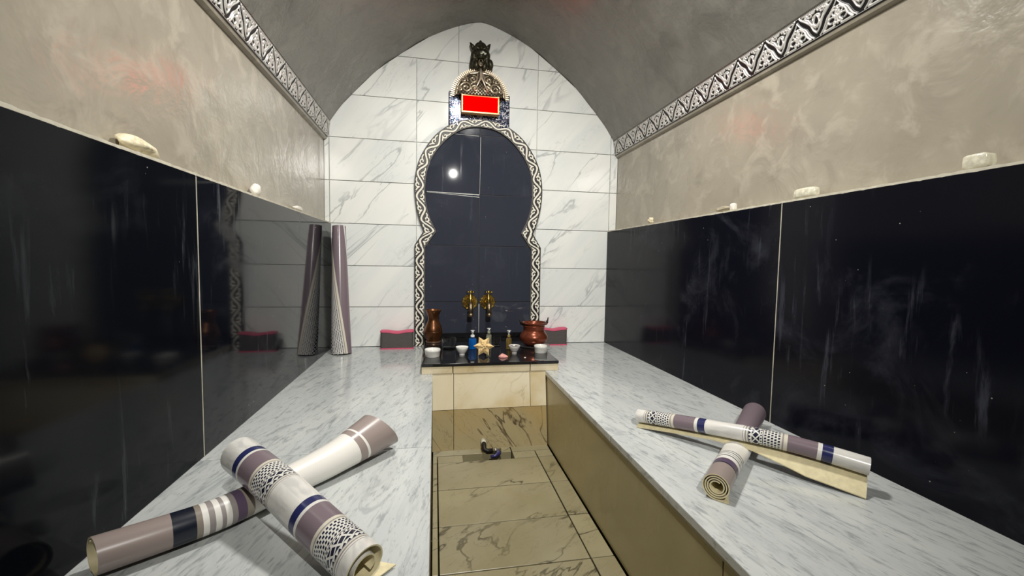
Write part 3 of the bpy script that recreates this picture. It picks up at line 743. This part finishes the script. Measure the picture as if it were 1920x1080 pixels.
# six-armed golden star
st = on_ledge('starfish', -.033, 2.775, 'golden six armed starfish standing upright at the front of the ledge', 'starfish')
bm = bmesh.new(); ctr = bm.verts.new((0, -.020, 0)); bc = bm.verts.new((0, .012, 0)); ring = []; rib = []
for k in range(12):
    a = PI/2+PI/6+k*PI/6; rr = (.071 if k % 2 == 0 else .041)
    ring.append(bm.verts.new((rr*math.cos(a), 0, rr*math.sin(a))))
for k in range(12):
    a = PI/2+PI/6+k*PI/6; rr = (.047 if k % 2 == 0 else .025)
    rib.append(bm.verts.new((rr*math.cos(a), -.016 if k % 2 == 0 else -.010, rr*math.sin(a))))
for k in range(12):
    j = (k+1) % 12
    bm.faces.new((ring[k], ring[j], rib[j], rib[k])); bm.faces.new((rib[k], rib[j], ctr)); bm.faces.new((ring[j], ring[k], bc))
bmesh.ops.recalc_face_normals(bm, faces=bm.faces[:]); bmesh.ops.subdivide_edges(bm, edges=bm.edges[:], cuts=2, use_grid_fill=True)
so = from_bm('arms', bm, M_STAR, st, (0, .012, .066)); so.rotation_euler = (-.30, .05, 0)
bm = bmesh.new()
for k in range(6):
    a = k*PI/3+.2
    mtx = Matrix.Translation((.012*math.cos(a), -.021, .012*math.sin(a))) @ Matrix.Rotation(-a, 4, 'Y') @ Matrix.Diagonal((.013, .005, .006, 1))
    bmesh.ops.create_icosphere(bm, subdivisions=2, radius=1, matrix=mtx)
bmesh.ops.create_icosphere(bm, subdivisions=2, radius=.006, matrix=Matrix.Translation((0, -.025, 0)))
fo = from_bm('centre_flower', bm, M_STAR, st, (0, .012, .066), True); fo.rotation_euler = (-.30, .05, 0)
ps = on_ledge('soap', .092, 2.735, 'small pink soap wedge at the front of the ledge', 'soap')
bm = bmesh.new(); bmesh.ops.create_icosphere(bm, subdivisions=3, radius=1.0)
for q in bm.verts:
    x, y, z = q.co; q.co = (x*.033, y*.020, max(0, (z+.15))*.023*(1-.45*abs(x+.2)))
from_bm('soap', bm, M_PINKS, ps, (0, 0, 0), True)
cr = on_ledge('white_chip', .232, 2.70, 'tiny white chip at the front edge of the black ledge', 'pebble')
bm = bmesh.new(); bmesh.ops.create_icosphere(bm, subdivisions=2, radius=1.0)
for q in bm.verts: q.co = (q.co.x*.007+q.co.z*.001, q.co.y*.005, (q.co.z+.9)*.003)
from_bm('chip', bm, M_WHITES, cr)

# ------------------------------------------------------------------ foam blocks
def foam(x, y, label, w=.25):
    o = empty('foam_block', (x, y, ZB), label, 'foam block', 'waisted foam blocks against the end wall')
    N = 24; h = .146; d = .075
    def prof(s): return 1-.085*math.cos(2*PI*s)*-1-.085
    for nm, z0, z1, mt, gr in (('lower_layer', 0, .009, M_FOAMP, .003), ('core', .009, h-.014, M_FOAMG, 0), ('upper_layer', h-.014, h, M_FOAMP, .003)):
        V, F = [], []
        for i in range(N+1):
            s = i/N*2-1; x_ = s*w/2
            rd = (1-max(0, abs(s)-.9)/.1*.35)
            dip = .011*math.exp(-(s/.42)**2)
            a = z0*1.0 if z0 == 0 else (z0 if z0 < .05 else z0-dip); b = z1-dip if z1 > .05 else z1
            dd = d/2*rd+gr
            V += [(x_*(1+gr*2/w), -dd, a), (x_*(1+gr*2/w), dd, a), (x_*(1+gr*2/w), dd, b), (x_*(1+gr*2/w), -dd, b)]
        for i in range(N):
            for j in range(4): F.append((i*4+j, i*4+(j+1) % 4, (i+1)*4+(j+1) % 4, (i+1)*4+j))
        F += [(0, 3, 2, 1), (4*N, 4*N+1, 4*N+2, 4*N+3)]
        ob = mesh(nm, V, F, mt, o)
        bm = bmesh.new(); bm.from_mesh(ob.data); bmesh.ops.recalc_face_normals(bm, faces=bm.faces[:])
        bmesh.ops.bevel(bm, geom=[e for e in bm.edges if e.calc_face_angle(0) > 1.2], offset=.0025, segments=2, affect='EDGES'); bm.to_mesh(ob.data); bm.free()
foam(-.648, 3.415, 'grey foam block with pink layers left of the carved keyhole surround')
foam(.632, 3.44, 'grey foam block with pink layers right of the carved keyhole surround', .235)

# ------------------------------------------------------------------ stones on the wall ledges
ZS = ZP+.009
def stone(name, y, side, size, label, mat, cat='stone', kind='round', seed=1, rz=0., lift=0.):
    r = np.random.RandomState(seed); bm = bmesh.new()
    bmesh.ops.create_icosphere(bm, subdivisions=3, radius=1.0)
    ax = [Vector(r.normal(size=3)).normalized() for _ in range(7)]; am = r.uniform(.03, .12, 7); fq = r.uniform(1.5, 4, 7)
    for v_ in bm.verts:
        n_ = v_.co.normalized(); f = 1+sum(a_*math.sin(q_*n_.dot(x_)*2) for a_, q_, x_ in zip(am, fq, ax))*(.45 if kind == 'round' else 1.1)
        c_ = n_*f
        if kind == 'block': c_ = Vector([math.copysign(abs(q)**.45, q) for q in n_])*(1+.03*math.sin(6*n_.x+seed))
        v_.co = Vector((c_.x*size[0]/2, c_.y*size[1]/2, c_.z*size[2]/2))
    zm = min(v_.co.z for v_ in bm.verts)
    for v_ in bm.verts: v_.co.z -= zm
    x = (PLX-.024+.002) if side < 0 else (PRX+.036)
    if side > 0: x = PRX+.030
    o = from_bm(name, bm, mat, None, (x, y, ZS+lift), kind != 'block')
    if kind == 'block':
        o.data.polygons.foreach_set('use_smooth', np.ones(len(o.data.polygons), dtype=bool))
    o.rotation_euler = (0, 0, rz); return tag(o, label, cat)
stone('pale_stone', 1.36, -1, (.036, .150, .046), 'elongated cream stone nearest the camera on the left wall ledge', M_STONE, seed=4, kind='rough')
stone('round_stone', 2.15, -1, (.042, .062, .058), 'round cream stone alone in the middle of the left wall ledge', M_WHITES, seed=2)
stone('flat_stone', 2.76, -1, (.036, .15, .032), 'flat white stone nearest the end wall on the left ledge', M_WHITES, seed=3)
stone('lumpy_stone', 2.80, 1, (.034, .05, .044), 'small lumpy yellowish stone nearest the end wall on the right ledge', M_STONE, seed=8, kind='rough')
stone('low_stone', 2.03, 1, (.04, .11, .026), 'low beige stone beside the white stub on the right ledge', simple('beige_stone', (.42, .37, .27), .6, 0, .15), seed=9, kind='rough')
stone('white_stub', 1.955, 1, (.024, .032, .036), 'short white stub beside the low beige stone on the right ledge', M_WHITES, 'stub', 'block', 3)
stone('crystal', 1.52, 1, (.042, .105, .042), 'long cream crystal above the panel seam on the right ledge', M_CRYSTAL, 'crystal', 'block', 2)
stone('crystal', .955, 1, (.046, .060, .044), 'clear frosted crystal block nearest the camera on the right ledge', M_CRYSTAL, 'crystal', 'block', 5)

# ------------------------------------------------------------------ printed mats
WHT = (.70, .685, .64); MAUVE = (.195, .15, .172); TAUPE = (.30, .245, .225); NAVY = (.022, .026, .10); BLK = (.008, .011, .022); PURP = (.10, .068, .115); GRY = (.30, .27, .26); CRM = (.64, .60, .50); TP2 = (.26, .225, .185)
def ethno_mat(name, ku=0., kv=1., s0=0., along=False):
    M, nt, b = newmat(name, .2)
    uv = nt.nodes.new('ShaderNodeUVMap'); sp = nt.nodes.new('ShaderNodeSeparateXYZ'); nt.links.new(uv.outputs[0], sp.inputs[0])
    u = X(sp.outputs[0]); v = X(sp.outputs[1])
    w = ((u*ku + v*kv + (s0-.12))/.5).frac()
    P_ = .5
    def q(x): return (x-.12)/P_
    mb = coords('UV', 0, (40, 9, 1)); nm = noise(mb, 1.0, 3, .5, .5)
    ivory = mix(ss(nm, .4, .65), WHT, (.56, .55, .53))
    base = ramp(w, [(0, NAVY), (q(.157), WHT), (q(.172), MAUVE), (q(.28), CRM), (q(.292), GRY), (q(.298), CRM), (q(.304), WHT), (q(.430), CRM), (q(.434), GRY), (q(.440), WHT), (q(.446), GRY), (q(.449), WHT)])
    plain = (w > q(.449))
    base = mix(plain, base, ivory)
    e = (w - q(.304))/(q(.430)-q(.304))
    ine = (e > 0)*(e < 1)
    x = (v*.95 if along else u)*62.
    row = (e*10).floor(); fr = (e*10).frac()
    dash = (fr > .2)*(fr < .85)*(((x*1.6 + row*.5).frac()) < .6)*(e < .5)
    l1 = (e > .515)*(e < .535)
    dots = (e > .55)*(e < .60)*((x*1.6).frac() < .5)
    qq = (e-.62)/.24
    lat = (((x*.62).frac()-.5).abs()*2 - (qq*2-1).abs()).abs()
    dia = (lat > .24)*(e > .62)*(e < .86)
    tri = ((x*1.25).frac()-.5).abs()*2
    zz = (e > .88)*(e < .97)*(tri < (e-.88)/.09)
    l2 = (e > .98)*(e < .992)
    ink = (dash + l1 + dots + dia + zz + l2).clamp()*ine
    c = mix(ink, base, (.018, .02, .042))
    link(c, b.inputs['Base Color']); link(noise(coords('UV', 0, (60, 60, 1)), 4.)*.08+.17, b.inputs['Roughness'])
    return M
def stripe_mat(name, stops):
    M, nt, b = newmat(name, .30)
    uv = nt.nodes.new('ShaderNodeUVMap'); sp = nt.nodes.new('ShaderNodeSeparateXYZ'); nt.links.new(uv.outputs[0], sp.inputs[0])
    link(ramp(X(sp.outputs[1]), stops), b.inputs['Base Color']); return M
M_ETH = ethno_mat('geometric_band_print')
M_ETHC = ethno_mat('geometric_band_print_lengthwise', .95, -.16, .43, True)
WHT = (.78, .76, .71)
M_STA = stripe_mat('taupe_stripe_print', [(0, TAUPE), (.168, BLK), (.228, TP2), (.246, WHT), (.259, GRY), (.274, WHT), (.291, GRY), (.304, WHT), (.318, GRY), (.335, PURP), (.363, TP2), (.383, WHT), (.806, TAUPE), (.84, WHT), (.852, TAUPE)])
M_STD = stripe_mat('taupe_line_print', [(0, TAUPE), (.125, BLK), (.132, PURP), (.175, WHT), (.205, BLK), (.212, WHT), (.228, BLK), (.234, WHT), (.250, BLK), (.256, WHT), (.272, BLK), (.278, WHT), (.62, MAUVE)])

def roll(name, label, pts, Rf, turns, rin, mat, th=.0035, side=1, flap=None, drop=None, sq=None, end_ang=-90., nl=110, floor_z=None, upv=None, group=None, cut=None, lens=None, core=None):
    C = np.array(catmull([tuple(p) for p in pts], 12)); L = np.concatenate([[0], np.cumsum(np.linalg.norm(np.diff(C, axis=0), axis=1))])
    tt = np.linspace(0, 1, nl); CC = np.stack([np.interp(tt*L[-1], L, C[:, k]) for k in range(3)], -1)
    T = np.gradient(CC, axis=0); T /= np.linalg.norm(T, axis=1)[:, None]
    upv = np.array(upv if upv is not None else (0, 0, 1.))
    S = np.cross(T, upv); S /= np.linalg.norm(S, axis=1)[:, None]; S *= side; Uv = np.cross(S, T)*side
    na = int(46*turns)+20; nf = 12 if flap else 0
    org = Vector(CC[nl//2]); 
    outer = np.zeros((nl, na+nf, 3)); inner = np.zeros((nl, na+nf, 3)); UVs = np.zeros((nl, na+nf, 2))
    e = math.radians(end_ang); ang = np.linspace(e-2*PI*turns, e, na)
    for i, t in enumerate(tt):
        R = Rf(t); ri = rin(t) if callable(rin) else rin
        r = ri+(R-ri)*np.linspace(0, 1, na); s = sq(t) if sq else (1., 1.)
        def place(rad):
            a = rad*np.cos(ang); b = rad*np.sin(ang); return a, b
        ao, bo = place(r); ai, bi = place(r-th)
        if flap:
            x = np.linspace(0, flap(t), nf+1)[1:]; k = drop(t) if drop else 0.
            xx = x/max(flap(t), 1e-6); bb = -R-k*(xx**1.4)
            ao = np.concatenate([ao, x]); bo = np.concatenate([bo, bb]); ai = np.concatenate([ai, x]); bi = np.concatenate([bi, bb+th])
        bo = -R+(bo+R)*s[1]; bi = -R+(bi+R)*s[1]; ao = ao*s[0]; ai = ai*s[0]
        sh = (cut(t, ao, bo) if cut is not None else 0.)
        for A, a, b in ((outer, ao, bo), (inner, ai, bi)):
            A[i] = CC[i]+a[:, None]*S[i]+b[:, None]*Uv[i]+(np.asarray(sh)[:, None] if np.ndim(sh) else sh)*T[i]
        al = np.concatenate([[0], np.cumsum(np.hypot(np.diff(ao), np.diff(bo)))])
        UVs[i, :, 0] = al-al[-1]; UVs[i, :, 1] = t
    n_ = na+nf; org_ = np.array(org)
    if floor_z is not None:
        outer[..., 2] = np.maximum(outer[..., 2], floor_z+.0006); inner[..., 2] = np.maximum(inner[..., 2], floor_z+.0006+th)
    o = empty(name, tuple(org), label, 'mat', group)
    def strip(nm, P, mt, flip, uv=None, close=None):
        ob = grid_mesh(nm, (P[:, ::-1].copy() if flip else P)-org_, None, mt, o)
        if uv is not None:
            q = UVs[:, ::-1] if flip else UVs
            me = ob.data; vi = np.zeros(len(me.loops), dtype=np.int32); me.loops.foreach_get('vertex_index', vi)
            l = me.uv_layers.new(name='UVMap'); l.data.foreach_set('uv', q.reshape(-1, 2)[vi].reshape(-1).astype(np.float32))
        return ob
    strip('printed_face', outer, mat, side > 0, True)
    strip('backing', inner, M_BACKING, side < 0)
    # cut edges: both ends and both long edges of the sheet, joined to one strip
    bm = bmesh.new()
    def ed(a, b):
        va = [bm.verts.new(tuple(p-org_)) for p in a]; vb = [bm.verts.new(tuple(p-org_)) for p in b]
        for i in range(len(va)-1): bm.faces.new((va[i], va[i+1], vb[i+1], vb[i]))
    ed(outer[0], inner[0]); ed(outer[-1], inner[-1]); ed(outer[:, 0], inner[:, 0]); ed(outer[:, -1], inner[:, -1])
    from_bm('cut_edge', bm, M_BACKING, o)
    return o

def lerp(xs, ys): return lambda t: float(np.interp(t, xs, ys))
# left bench: stripe mat below, band mat lying over it
RA = lerp([0, .25, .5, .75, 1], [.045, .043, .045, .057, .079])
A_ = [(-1.088, 1.025), (-.908, 1.150), (-.785, 1.290), (-.681, 1.395), (-.55, 1.565)]
roll('rolled_mat', 'taupe striped mat with a black band rolled under the patterned mat on the left bench', [(x, y, ZB+RA(i/4)+.001) for i, (x, y) in enumerate(A_)], RA, 1.35, lambda t: RA(t)*.80, M_STA, th=.0032, side=1, end_ang=-112., floor_z=ZB, group='rolled printed mats',
     cut=lambda t, a, b: -(b*.55)*max(0, (t-.75)/.25)+(a*.22)*max(0, (.2-t)/.2))
roll('rolled_mat', 'patterned mat with navy and mauve bands lying diagonally across the left bench', [(-.900, 1.286, ZB+.146), (-.76, 1.148, ZB+.122), (-.61, .998, ZB+.085), (-.498, .886, ZB+.059)], lerp([0, 1], [.056, .055]), 1.9, lambda t: .020, M_ETH, th=.0032, side=-1, floor_z=ZB, group='rolled printed mats', flap=lerp([0, .6, .85, 1], [.004, .006, .03, .085]), drop=lambda t: 0.)
# right bench: short mat below, long band mat over it
RD = lerp([0, .4, .6, 1], [.0415, .043, .045, .050])
D_ = [(.468, 1.085), (.66, 1.258), (.85, 1.432), (1.036, 1.602)]
roll('rolled_mat', 'short pale mat with a spiral open end under the long mat on the right bench', [(x, y, ZB+RD(i/3)+.001) for i, (x, y) in enumerate(D_)], RD, 3.6, lambda t: .017, M_STD, th=.0034, side=1, floor_z=ZB, group='rolled printed mats', sq=lambda t: (1+.12*math.exp(-((t-.43)/.13)**2), 1-.29*math.exp(-((t-.43)/.13)**2)), flap=lerp([0, .08, .3, 1], [.036, .022, .012, .006]))
roll('rolled_mat', 'long glossy patterned mat with a cream flap lying across the right bench', [(.973, 1.052, ZB+.082), (.865, 1.166, ZB+.096), (.757, 1.284, ZB+.098), (.632, 1.472, ZB+.074), (.511, 1.658, ZB+.044)], lerp([0, 1], [.033, .032]), 2.4, lambda t: .016, M_ETH, th=.003, side=-1, floor_z=ZB, group='rolled printed mats', flap=lerp([0, .2, .42, .6, 1], [.058, .046, .018, .012, .022]), drop=lerp([0, .2, .42, .6, 1], [.047, .045, .016, .010, .012]))
# standing in the corner
roll('rolled_mat', 'mauve and patterned mat standing upright in the left corner against the black panel', [(-1.032, 3.262, ZB+.002), (-1.05, 3.32, ZB+.45), (-1.068, 3.385, ZB+.945)], lerp([0, 1], [.077, .050]), 2.0, lambda t: .028+.012*(1-t), M_ETHC, th=.003, side=1, upv=(0, -1, 0), end_ang=165., group='rolled printed mats')

# ------------------------------------------------------------------ small pieces belong to the part that carries them
def under(child, part):
    child.location = Vector(child.location)-Vector(part.location); child.parent = part
for t in [o for o in COL.objects if o.parent is None and o.type == 'EMPTY']:
    ch = {c.name.split('.')[0]: c for c in t.children}
    for holder, kids in (('bonnet', ('handle_arm', 'handle_knob')), ('collar', ('pump_stem', 'pump_head', 'spout')), ('head', ('ear', 'eye', 'crest', 'muzzle_patch')), ('lamp_housing', ('red_panel', 'panel_frame'))):
        if holder in ch:
            for c in list(t.children):
                if c.name.split('.')[0] in kids: under(c, ch[holder])

# ------------------------------------------------------------------ the lamps overhead (out of view)
for i, (l, p, s, k) in enumerate(LAMPS):
    o = empty('ceiling_lamp', l, 'round ceiling lamp under the vault over the aisle' if i == 0 else 'round ceiling lamp under the vault behind the camera', 'lamp')
    if k == 'AREA': lathe('rim', [(s*.5+.005, .0), (s*.5+.02, .0), (s*.5+.02, .03), (s*.4, .045), (0, .045)], M_PUMP, o, (0, 0, .004), 32)
    else:
        h_ = lathe('shade', [(.05, .05), (.052, .05), (.045, -.03), (.03, -.06), (0, -.065), (0, -.062), (.028, -.057), (.042, -.03), (.05, .05)], M_PUMP, o, (0, 0, 0), 28)
        h_.rotation_euler = (Vector(l)-SPOT_AIM).to_track_quat('-Z', 'Y').to_euler()
    tube('stem', [(0, 0, .045), (0, 0, 3.06-l[2])], .012, M_PUMP, o, 10)
